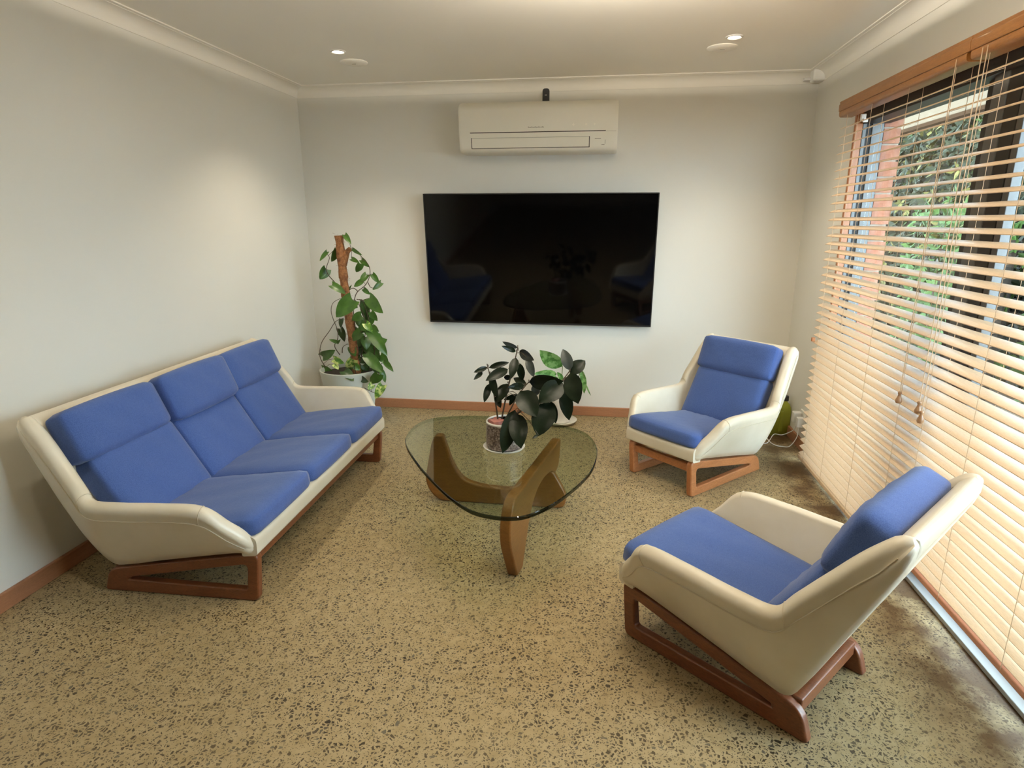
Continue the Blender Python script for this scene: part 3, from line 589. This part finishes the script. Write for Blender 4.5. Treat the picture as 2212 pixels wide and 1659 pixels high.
# ------------------------------------------------------------------ venetian blinds
BX = 1.27; PITCH = .0437; TILT = radians(19)
def slat_mesh(L, w=.050, th=.0028):
    bm = B(); rings = []
    n = 6
    for y in (-L / 2, L / 2):
        ring = []
        for k in range(n + 1):
            x = -w / 2 + w * k / n; ring.append((x, y, th / 2 + .0022 * (1 - (2 * k / n - 1) ** 2)))
        for k in range(n, -1, -1):
            x = -w / 2 + w * k / n; ring.append((x, y, -th / 2 + .0022 * (1 - (2 * k / n - 1) ** 2)))
        rings.append(ring)
    sweep(bm, rings); bmesh.ops.recalc_face_normals(bm, faces=bm.faces[:])
    me = bpy.data.meshes.new('slat'); bm.to_mesh(me); bm.free(); me.materials.append(M_slat); me.shade_smooth(); me.set_sharp_from_angle(angle=radians(40)); return me
def blind(label, y0, y1, ztop, zbot, cords, tilt):
    t = thing('venetian_blind', label, 'blind', (BX, (y0 + y1) / 2, 0), 0, 'timber venetian blinds'); L = y1 - y0
    # moulded valance with returns
    pr = rounded([(-.030, ztop), (-.031, ztop + .034), (-.027, ztop + .038), (-.029, ztop + .050), (-.018, ztop + .050), (-.018, ztop)], [.003, .002, .002, .003, .001, .001], 3)
    bm = B(); prism(bm, pr, lambda u_, v_, k_: (u_, k_, v_), -L / 2 + .0005, L / 2 - .0005)
    build('valance', bm, M_valance, t, angle=35)
    for s in (-1, 1): build('valance_return', boxbm(-.018, .085, min(s * (L / 2 - .0005), s * (L / 2 - .007)), max(s * (L / 2 - .0005), s * (L / 2 - .007)), ztop, ztop + .050), M_valance, t, bevel=.002)
    bm = B(); pr = rounded([(-.026, ztop - .030), (-.028, ztop + .004), (.042, ztop + .004), (.042, ztop - .030)], [.014, .012, .002, .004], 5)
    prism(bm, pr, lambda u_, v_, k_: (u_, k_, v_), -L / 2 + .02, L / 2 - .004); build('head_rail', bm, M_valance, t, angle=35)
    me = slat_mesh(L); n = int((ztop - .035 - zbot) / PITCH); 
    for i in range(n):
        o = bpy.data.objects.new('slat', me); link(o, t); o.location = (.012, 0, zbot + .03 + i * PITCH); o.rotation_euler = (0, -tilt + random.uniform(-.012, .012), 0)
    build('bottom_rail', boxbm(-.014, .038, -L / 2, L / 2, zbot - .012, zbot + .010), M_rail if zbot > .1 else M_slat, t, bevel=.004)
    for f in (-.5 + .10 / L, -.13, .17, .5 - .10 / L):
        bm = B()
        for x in (-.0155, .0395):
            bm2 = [(x, f * L, zbot), (x, f * L, ztop)]; tube(bm, bm2, .0011, 5)
        for i in range(n): z = zbot + .026 + i * PITCH; tube(bm, [(-.0155, f * L, z - .0085), (.0395, f * L, z + .0085)], .0008, 4)
        build('ladder_cord', bm, M_cord, t)
    for (yc, zc, dx) in cords:
        bm = B(); tube(bm, [(-.035 + dx, yc, ztop - .01), (-.037 + dx, yc, (ztop + zc) / 2), (-.036 + dx, yc, zc + .03)], .0016, 6)
        c = build('pull_cord', bm, M_cord, t)
        bm = B(); lathe(bm, [(.0005, .036), (.006, .035), (.008, .030), (.005, .022), (.007, .014), (.012, .002), (.013, -.006), (.010, -.013), (.0005, -.015)], 16, (-.036 + dx, yc))
        for v in bm.verts: v.co.z += zc
        build('tassel', bm, M_tassel, c)
    return t
b1 = blind('timber venetian blind nearer the back wall corner, with a single tassel pull cord', 2.568, 3.815, 2.038, .048, [(-.555, .752, 0)], TILT)
b2 = blind('timber venetian blind nearest the camera, with two tassels beside the other blind', 1.335, 2.566, 2.038, .048 + 2 * PITCH, [(.525, .757, 0), (.500, .727, .002)], TILT)
bm = B(); box(bm, -.012, .012, -.01, .01, -.02, .012); box(bm, -.006, .02, -.018, -.008, -.03, -.012)
o = build('cord_clip', bm, M_white, b1, bevel=.003); o.location = (.03, .43, 1.985)
bm = B(); box(bm, -.008, .012, -.008, .008, -.012, .012)
o = build('hold_down_clip', bm, M_jamb, b1, bevel=.003); o.location = (-.02, .60, .79)

# ------------------------------------------------------------------ plants
def leaf_mat(name, c1, c2, rough=.35, spec=.5, var=None, scale=18):
    m = mat(name, c1, rough, spec=spec); v = coords(m, 'Object')
    f = noise(m, v, scale, 3, .6)
    if var: c = ramp(m, f, [(.42, c1), (.50, c2), (.58, var)])
    else: c = ramp(m, f, [(.3, c1), (.7, c2)])
    setcol(m, c); bump(m, noise(m, v, 60, 2), .15, .002); return m
M_rubber = leaf_mat('rubber_leaf', (.006, .010, .005), (.013, .019, .009), .26, .16)
M_rubber_lt = leaf_mat('rubber_leaf_pale', (.03, .036, .03), (.05, .058, .05), .28, .4)
M_green = leaf_mat('patterned_leaf', (.055, .17, .03), (.11, .27, .06), .4, .4, (.22, .40, .14), 30)
M_pothos = leaf_mat('pothos_leaf', (.035, .095, .012), (.07, .16, .022), .34, .5)
M_pothos_dk = leaf_mat('pothos_leaf_dark', (.022, .055, .012), (.04, .09, .02), .34, .5)
M_pothos_var = leaf_mat('pothos_leaf_variegated', (.06, .17, .02), (.16, .30, .04), .36, .5, (.62, .68, .24), 26)
M_stem = mat('brown_stem', (.07, .045, .022), .7); M_stem_g = mat('green_stem', (.14, .20, .05), .5)
M_coir = mat('coir_pole', (.30, .13, .05), .95)
_v = coords(M_coir); setcol(M_coir, ramp(M_coir, noise(M_coir, _v, 40, 5, .7), [(.3, (.13, .05, .02)), (.7, (.45, .20, .075))])); bump(M_coir, noise(M_coir, _v, 120, 4), .8, .01)
M_soil = mat('potting_soil', (.03, .022, .016), .95)
M_potgrey = mat('pale_glazed_pot', (.60, .63, .57), .45); M_potwhite = mat('white_ceramic', (.80, .78, .72), .3)
M_speck = mat('speckled_glaze', (.3, .22, .17), .32)
_v = coords(M_speck); setcol(M_speck, ramp(M_speck, noise(M_speck, _v, 95, 5, .7), [(.38, (.06, .038, .028)), (.5, (.17, .115, .085)), (.62, (.40, .33, .27))]))
M_pinkfoil = mat('pink_inner_pot', (.45, .18, .15), .6)
CAM = Vector((0, 0, 1.4653))
def leaf_bm(Bp, T, w, heart, rnd, petiole_to=None, fold=.22, droop=.12, wk=1.0):
    bm = B(); Bp, T = Vector(Bp), Vector(T); ax = T - Bp; L = ax.length; ax /= L
    view = (CAM - (Bp + T) / 2).normalized()
    side = ax.cross(view)
    if side.length < .2: side = ax.cross(Vector((0, 0, 1)))
    side.normalize(); nrm = side.cross(ax); nrm.normalize()
    if nrm.z < -.25 and nrm.dot(view) > 0: pass
    th = rnd.uniform(-.45, .45); side = Matrix.Rotation(th, 3, ax) @ side; nrm = side.cross(ax)
    if nrm.dot(view) < 0: nrm = -nrm
    w = w * wk / max(.8, cos(th)); rows = 8; cols = (-1, -.5, 0, .5, 1); g = []
    for i in range(rows + 1):
        t = i / rows
        if heart: ww = (sin(pi * min(1, (t * .86 + .14)) ** .70)) ** .72 if t < 1 else 0; ww = max(ww, 0)
        else: ww = sin(pi * t ** .85) ** .72 if 0 < t < 1 else 0
        ww = max(ww, .02); row = []
        bend = -droop * L * (t - .5) ** 2 * 2
        for c in cols:
            back = -.16 * L * abs(c) ** 1.5 * max(0, 1 - t * 3) if heart else 0
            p = Bp + ax * (t * L + back) + side * (c * w / 2 * ww) + nrm * (bend + fold * w / 2 * ww * abs(c) + rnd.uniform(-.02, .02) * w * abs(c))
            row.append(bm.verts.new(p))
        g.append(row)
    for i in range(rows):
        for j in range(4): bm.faces.new((g[i][j], g[i][j + 1], g[i + 1][j + 1], g[i + 1][j]))
    if petiole_to is not None:
        mid = (Bp + petiole_to) / 2 + Vector((0, 0, .012)); tube(bm, [petiole_to, mid, Bp], .0016, 5, mi=1)
    return bm
def plant(leaves, stems, t, mats, stem_m, heart, stem_r, seedv, maxpet=.2, fold=.22, wk=1.0):
    rnd = random.Random(seedv); o0 = Vector(t.location)
    sp = []
    for s in stems:
        pts = catmull([Vector(p) for p in s], 5); sp += pts
        bm = B(); n = len(pts); tube(bm, [p - o0 for p in pts], lambda q: stem_r * (1 - .5 * q), 6); build('stem', bm, stem_m, t)
    for k, (bx, by, bz, tx, ty, tz, w) in enumerate(leaves):
        b = Vector((bx, by, bz)); near = min(sp, key=lambda p: (p - b).length)
        pet = near if (near - b).length < maxpet else None
        bm = leaf_bm(b, (tx, ty, tz), w, heart, rnd, pet, fold, wk=wk)
        for v in bm.verts: v.co -= o0
        o = build('leaf', bm, [mats(k), stem_m], t, angle=0)
# pothos on a coir pole in the corner
pc = (-1.845, 4.255)
pt = thing('potted_pothos', 'climbing pothos on a brown coir pole in a pale pot behind the sofa', 'potted plant', (pc[0], pc[1], 0))
bm = B(); lathe(bm, [(.0005, 0), (.150, 0), (.158, .008), (.185, .20), (.208, .365), (.214, .385), (.214, .395), (.206, .397), (.198, .385), (.192, .36), (.0005, .36)], 48); build('pot', bm, M_potgrey, pt, angle=35)
bm = B(); lathe(bm, [(.190, .355), (.190, .366), (.12, .374), (.0005, .378)], 32); build('soil', bm, M_soil, pt)
bm = B(); rnd = random.Random(3)
pole = [(-1.768, 4.215, .37), (-1.79, 4.22, .62), (-1.82, 4.225, .95), (-1.832, 4.228, 1.15), (-1.842, 4.23, 1.365)]
pp = catmull([(x - pc[0], y - pc[1], z) for x, y, z in pole], 10)
tube(bm, pp, lambda q: .030 + .003 * sin(40 * q) + rnd.uniform(-.002, .002), 14)
tube(bm, [(-1.82 - pc[0], -.03, 1.16), (-1.785 - pc[0], -.035, 1.255), (-1.76 - pc[0], -.035, 1.275)], lambda q: .024 - .008 * q, 10)
for k in range(160):
    q = rnd.choice(pp[4:]); an = rnd.uniform(0, 6.28); d = Vector((cos(an), sin(an), rnd.uniform(-.6, .6))); a0 = Vector(q) + d * .024
    tube(bm, [a0, a0 + d * rnd.uniform(.012, .026)], .0006, 3)
build('coir_pole', bm, M_coir, pt)
def pm(k): return M_pothos_var if k in (22, 36, 37, 38, 39, 45, 44) else (M_pothos_dk if k in (18, 26, 27, 29, 40, 46, 47, 49, 51, 52, 53, 55) else M_pothos)
_r = random.Random(17)
for _k in range(26):          # inner leaves of the bushy right side
    _x, _z = _r.uniform(-1.80, -1.60), _r.uniform(.40, .86); _y = _r.uniform(4.20, 4.36); _a = _r.uniform(-2.6, -.5); _l = _r.uniform(.06, .10)
    if _x > -1.66 and _z > .78: continue
    POTHOS_LEAVES.append([_x, _y, _z, _x + _l * cos(_a), _y - _r.uniform(.0, .03), _z + _l * sin(_a), _l * _r.uniform(.7, .9)])
plant(POTHOS_LEAVES, POTHOS_STEMS, pt, pm, M_stem, True, .0036, 11, wk=1.08)
# rubber plant on the table
rc = (-.438, 2.775)
rp = thing('rubber_plant', 'dark leaved rubber plant in a speckled brown pot on the glass table', 'potted plant', (rc[0], rc[1], .396))
bm = B(); lathe(bm, [(.0005, .008), (.074, .008), (.084, .016), (.087, .03), (.086, .139), (.083, .143), (.079, .139), (.078, .118), (.0005, .118)], 48); build('pot', bm, M_speck, rp, angle=35)
bm = B(); lathe(bm, [(.0865, .134), (.0868, .140), (.083, .1445), (.079, .141), (.0788, .134)], 48); build('rim', bm, M_potwhite, rp)
bm = B(); lathe(bm, [(.0005, .0), (.070, .0), (.094, .004), (.102, .014), (.099, .015), (.084, .008), (.0005, .007)], 48); build('saucer', bm, M_potwhite, rp, angle=50)
bm = B(); lathe(bm, [(.078, .112), (.078, .120), (.04, .126), (.0005, .128)], 24); build('soil', bm, M_soil, rp)
bm = B(); pr = random.Random(5)
sweep(bm, [[(-.03 + (.034 + pr.uniform(-.006, .006)) * f_ * cos(a_ * pi / 5), -.012 + .034 * f_ * sin(a_ * pi / 5), z_ + pr.uniform(-.006, .01)) for a_ in range(10)] for f_, z_ in ((1.25, .118), (1.1, .140), (.75, .152), (.3, .150))])
build('pink_liner', bm, M_pinkfoil, rp, angle=20)
plant(RUBBER_LEAVES, RUBBER_STEMS, rp, lambda k: M_rubber_lt if k in (0, 3, 25, 19, 2) else (M_green if k == 28 and False else M_rubber), M_stem, False, .0045, 21, fold=.2, wk=1.12)
# patterned leaf plant on the floor
gc = (-.275, 4.40)
gp = thing('floor_plant', 'green patterned leaf plant in a white pot and saucer on the floor below the television', 'potted plant', (gc[0], gc[1], 0))
bm = B(); lathe(bm, [(.0005, .012), (.078, .012), (.086, .02), (.112, .255), (.118, .270), (.114, .276), (.106, .268), (.100, .235), (.0005, .235)], 40); build('pot', bm, M_potwhite, gp, angle=35)
bm = B(); lathe(bm, [(.0005, 0), (.09, 0), (.118, .008), (.134, .026), (.130, .028), (.108, .013), (.0005, .011)], 40); build('saucer', bm, M_potwhite, gp, angle=50)
bm = B(); lathe(bm, [(.1, .228), (.1, .24), (.0005, .248)], 24); build('soil', bm, M_soil, gp)
gs = [[(gc[0] + .02, gc[1], .235)] + s for s in [list(map(tuple, s)) for s in GREEN_STEMS]]
plant(GREEN_LEAVES, [[p for p in s if p[2] >= .235] for s in gs], gp, lambda k: M_green, M_stem_g, False, .005, 31, fold=.2, wk=1.1)

# ------------------------------------------------------------------ corner clutter behind the armchair
M_lime = mat('lime_plastic', (.30, .33, .035), .4)
cn = thing('plastic_canister', 'lime green plastic canister with a black cap on the floor behind the corner armchair', 'canister', (1.275, 4.38, 0), .2)
bm = B(); pr = rounded([(-.075, -.055), (.075, -.055), (.075, .055), (-.075, .055)], .025, 5)
sweep(bm, [[(p[0] * s_, p[1] * s_, z_) for p in pr] for s_, z_ in ((.9, 0), (1, .012), (1, .17), (.95, .20), (.8, .225), (.66, .236), (.6, .245))]); build('body', bm, M_lime, cn, angle=45)
bm = B(); tube(bm, catmull([(-.062, 0, .18), (-.06, 0, .245), (-.02, 0, .262), (0, 0, .245)], 5), .010, 8); build('handle', bm, M_lime, cn)
bm = B(); lathe(bm, [(.0005, .245), (.026, .245), (.026, .275), (.022, .28), (.0005, .28)], 20, (.035, -.005)); build('cap', bm, M_black, cn, angle=40)
build('rib', boxbm(-.012, .012, -.062, -.05, .03, .18), M_lime, cn, bevel=.004)
po = thing('power_outlet', 'white wall power outlet with two plug adapters, low on the wall by the blinds', 'outlet', (XR, 4.08, .22))
build('face_plate', boxbm(-.012, 0, -.06, .06, -.04, .04), M_white, po, bevel=.004)
build('plug_adapter', boxbm(-.065, -.012, .008, .055, -.045, .025), M_white, po, bevel=.006)
build('plug_adapter', boxbm(-.055, -.012, -.05, -.008, -.06, .005), M_white, po, bevel=.006)
def cable(pts, lb):
    bm = B(); tube(bm, catmull(pts, 8), .0028, 6); o = build('power_cable', bm, M_white); tag(o, lb, 'cable', 'white cables by the outlet')
cable([(1.315, 4.045, .158), (1.312, 4.045, .09), (1.28, 4.06, .02), (1.24, 4.09, .004), (1.205, 4.11, .004), (1.185, 4.17, .004), (1.172, 4.23, .03), (1.20, 4.26, .12), (1.16, 4.30, .20), (1.12, 4.31, .12), (1.10, 4.33, .004)], 'white cable looping up from the floor, from the front plug adapter')
cable([(1.315, 4.11, .172), (1.312, 4.115, .12), (1.26, 4.17, .06), (1.22, 4.22, .045), (1.19, 4.20, .01), (1.15, 4.14, .004), (1.10, 4.16, .004), (1.07, 4.22, .004)], 'white cable lying flat along the floor, from the rear plug adapter')

# ------------------------------------------------------------------ hedge and shrubs outside
M_hedge = leaf_mat('hedge_leaf', (.009, .012, .004), (.021, .025, .009), .6, .15, None, 6)
M_hedge_y = leaf_mat('hedge_leaf_yellow', (.06, .055, .012), (.12, .10, .022), .6, .15, None, 6)
M_hedge_g = leaf_mat('bright_leaf', (.022, .050, .009), (.050, .095, .017), .6, .15, None, 6)
M_bark = mat('bark', (.05, .038, .028), .9)
def shrub(name, label, x0, x1, y0, y1, z0, z1, count, size, seedv, mats, weights):
    t = thing(name, label, 'hedge' if 'hedge' in name else 'shrub', ((x0 + x1) / 2, (y0 + y1) / 2, -.1)); o0 = Vector(t.location); rnd = random.Random(seedv); bm = B()
    for i in range(count // 5):
        # leaves sit in whorls
        c = Vector((x0 + (x1 - x0) * rnd.random() ** 1.6, rnd.uniform(y0, y1), rnd.uniform(z0, z1)))
        mi = rnd.choices(range(len(mats)), weights)[0]
        out = Vector((-1, rnd.uniform(-.6, .6), rnd.uniform(-.2, .7))).normalized(); a = out.orthogonal().normalized(); b = out.cross(a)
        for k in range(5):
            an = k * 1.257 + rnd.uniform(-.4, .4); d = (a * cos(an) + b * sin(an) + out * rnd.uniform(.1, .7)).normalized(); L = size * rnd.uniform(.6, 1.25); s = d.cross(out).normalized() * L * .24; n = d.cross(s).normalized()
            p = [c, c + d * L * .45 + s + n * L * .05, c + d * L, c + d * L * .45 - s + n * L * .05]
            vs = [bm.verts.new(q - o0) for q in p]
            f1 = bm.faces.new((vs[0], vs[1], vs[2])); f2 = bm.faces.new((vs[0], vs[2], vs[3])); f1.material_index = f2.material_index = mi
    me = bpy.data.meshes.new('foliage'); bm.to_mesh(me); bm.free()
    for m in mats: me.materials.append(m)
    o = bpy.data.objects.new('foliage', me); link(o, t); o['kind'] = 'stuff'
    bm = B()
    for i in range(max(3, int((y1 - y0) * 3))):
        y = y0 + (y1 - y0) * (i + .5) / max(3, int((y1 - y0) * 3)); x = (x0 + x1) / 2 + rnd.uniform(-.1, .1)
        tube(bm, [Vector((x, y, -.1)) - o0, Vector((x + rnd.uniform(-.1, .1), y + rnd.uniform(-.1, .1), z1 * .5)) - o0, Vector((x + rnd.uniform(-.2, .2), y + rnd.uniform(-.2, .2), z1 * .95)) - o0], lambda q: .025 * (1 - .7 * q), 6)
    build('trunk', bm, M_bark, t)
    # dense twiggy core so that no sky shows through
    bm = B(); rings = []
    for k in range(9):
        z = -.05 + (z1 - .12 + .05) * k / 8; s = (.55 + .45 * sin(pi * (k + 1) / 10))
        rings.append([((x0 * .35 + x1 * .65) - o0.x + (x1 - x0) * .33 * s * cos(2 * pi * j / 28) + rnd.uniform(-.04, .04), (y1 - y0) * .5 * s ** .2 * sin(2 * pi * j / 28), z - o0.z) for j in range(28)])
    sweep(bm, rings); build('twig_core', bm, M_bark, t)
shrub('hedge', 'tall dense dark green hedge beyond the window, under the cream beam', 3.7, 4.7, 2.6, 11.5, .0, 2.95, 42000, .12, 1, [M_hedge, M_hedge_y, M_hedge_g], [.80, .13, .07])
shrub('leafy_shrub', 'bright green shrub low in front of the hedge, seen through the blinds', 2.95, 3.45, 5.6, 6.6, .2, 1.55, 1500, .12, 2, [M_hedge_g, M_hedge_y], [.9, .1])
shrub('leafy_shrub', 'bright green shrub near the window frame, at the right edge of the view', 2.75, 3.4, 3.2, 4.4, .3, 1.45, 1800, .12, 3, [M_hedge_g, M_hedge], [.8, .2])
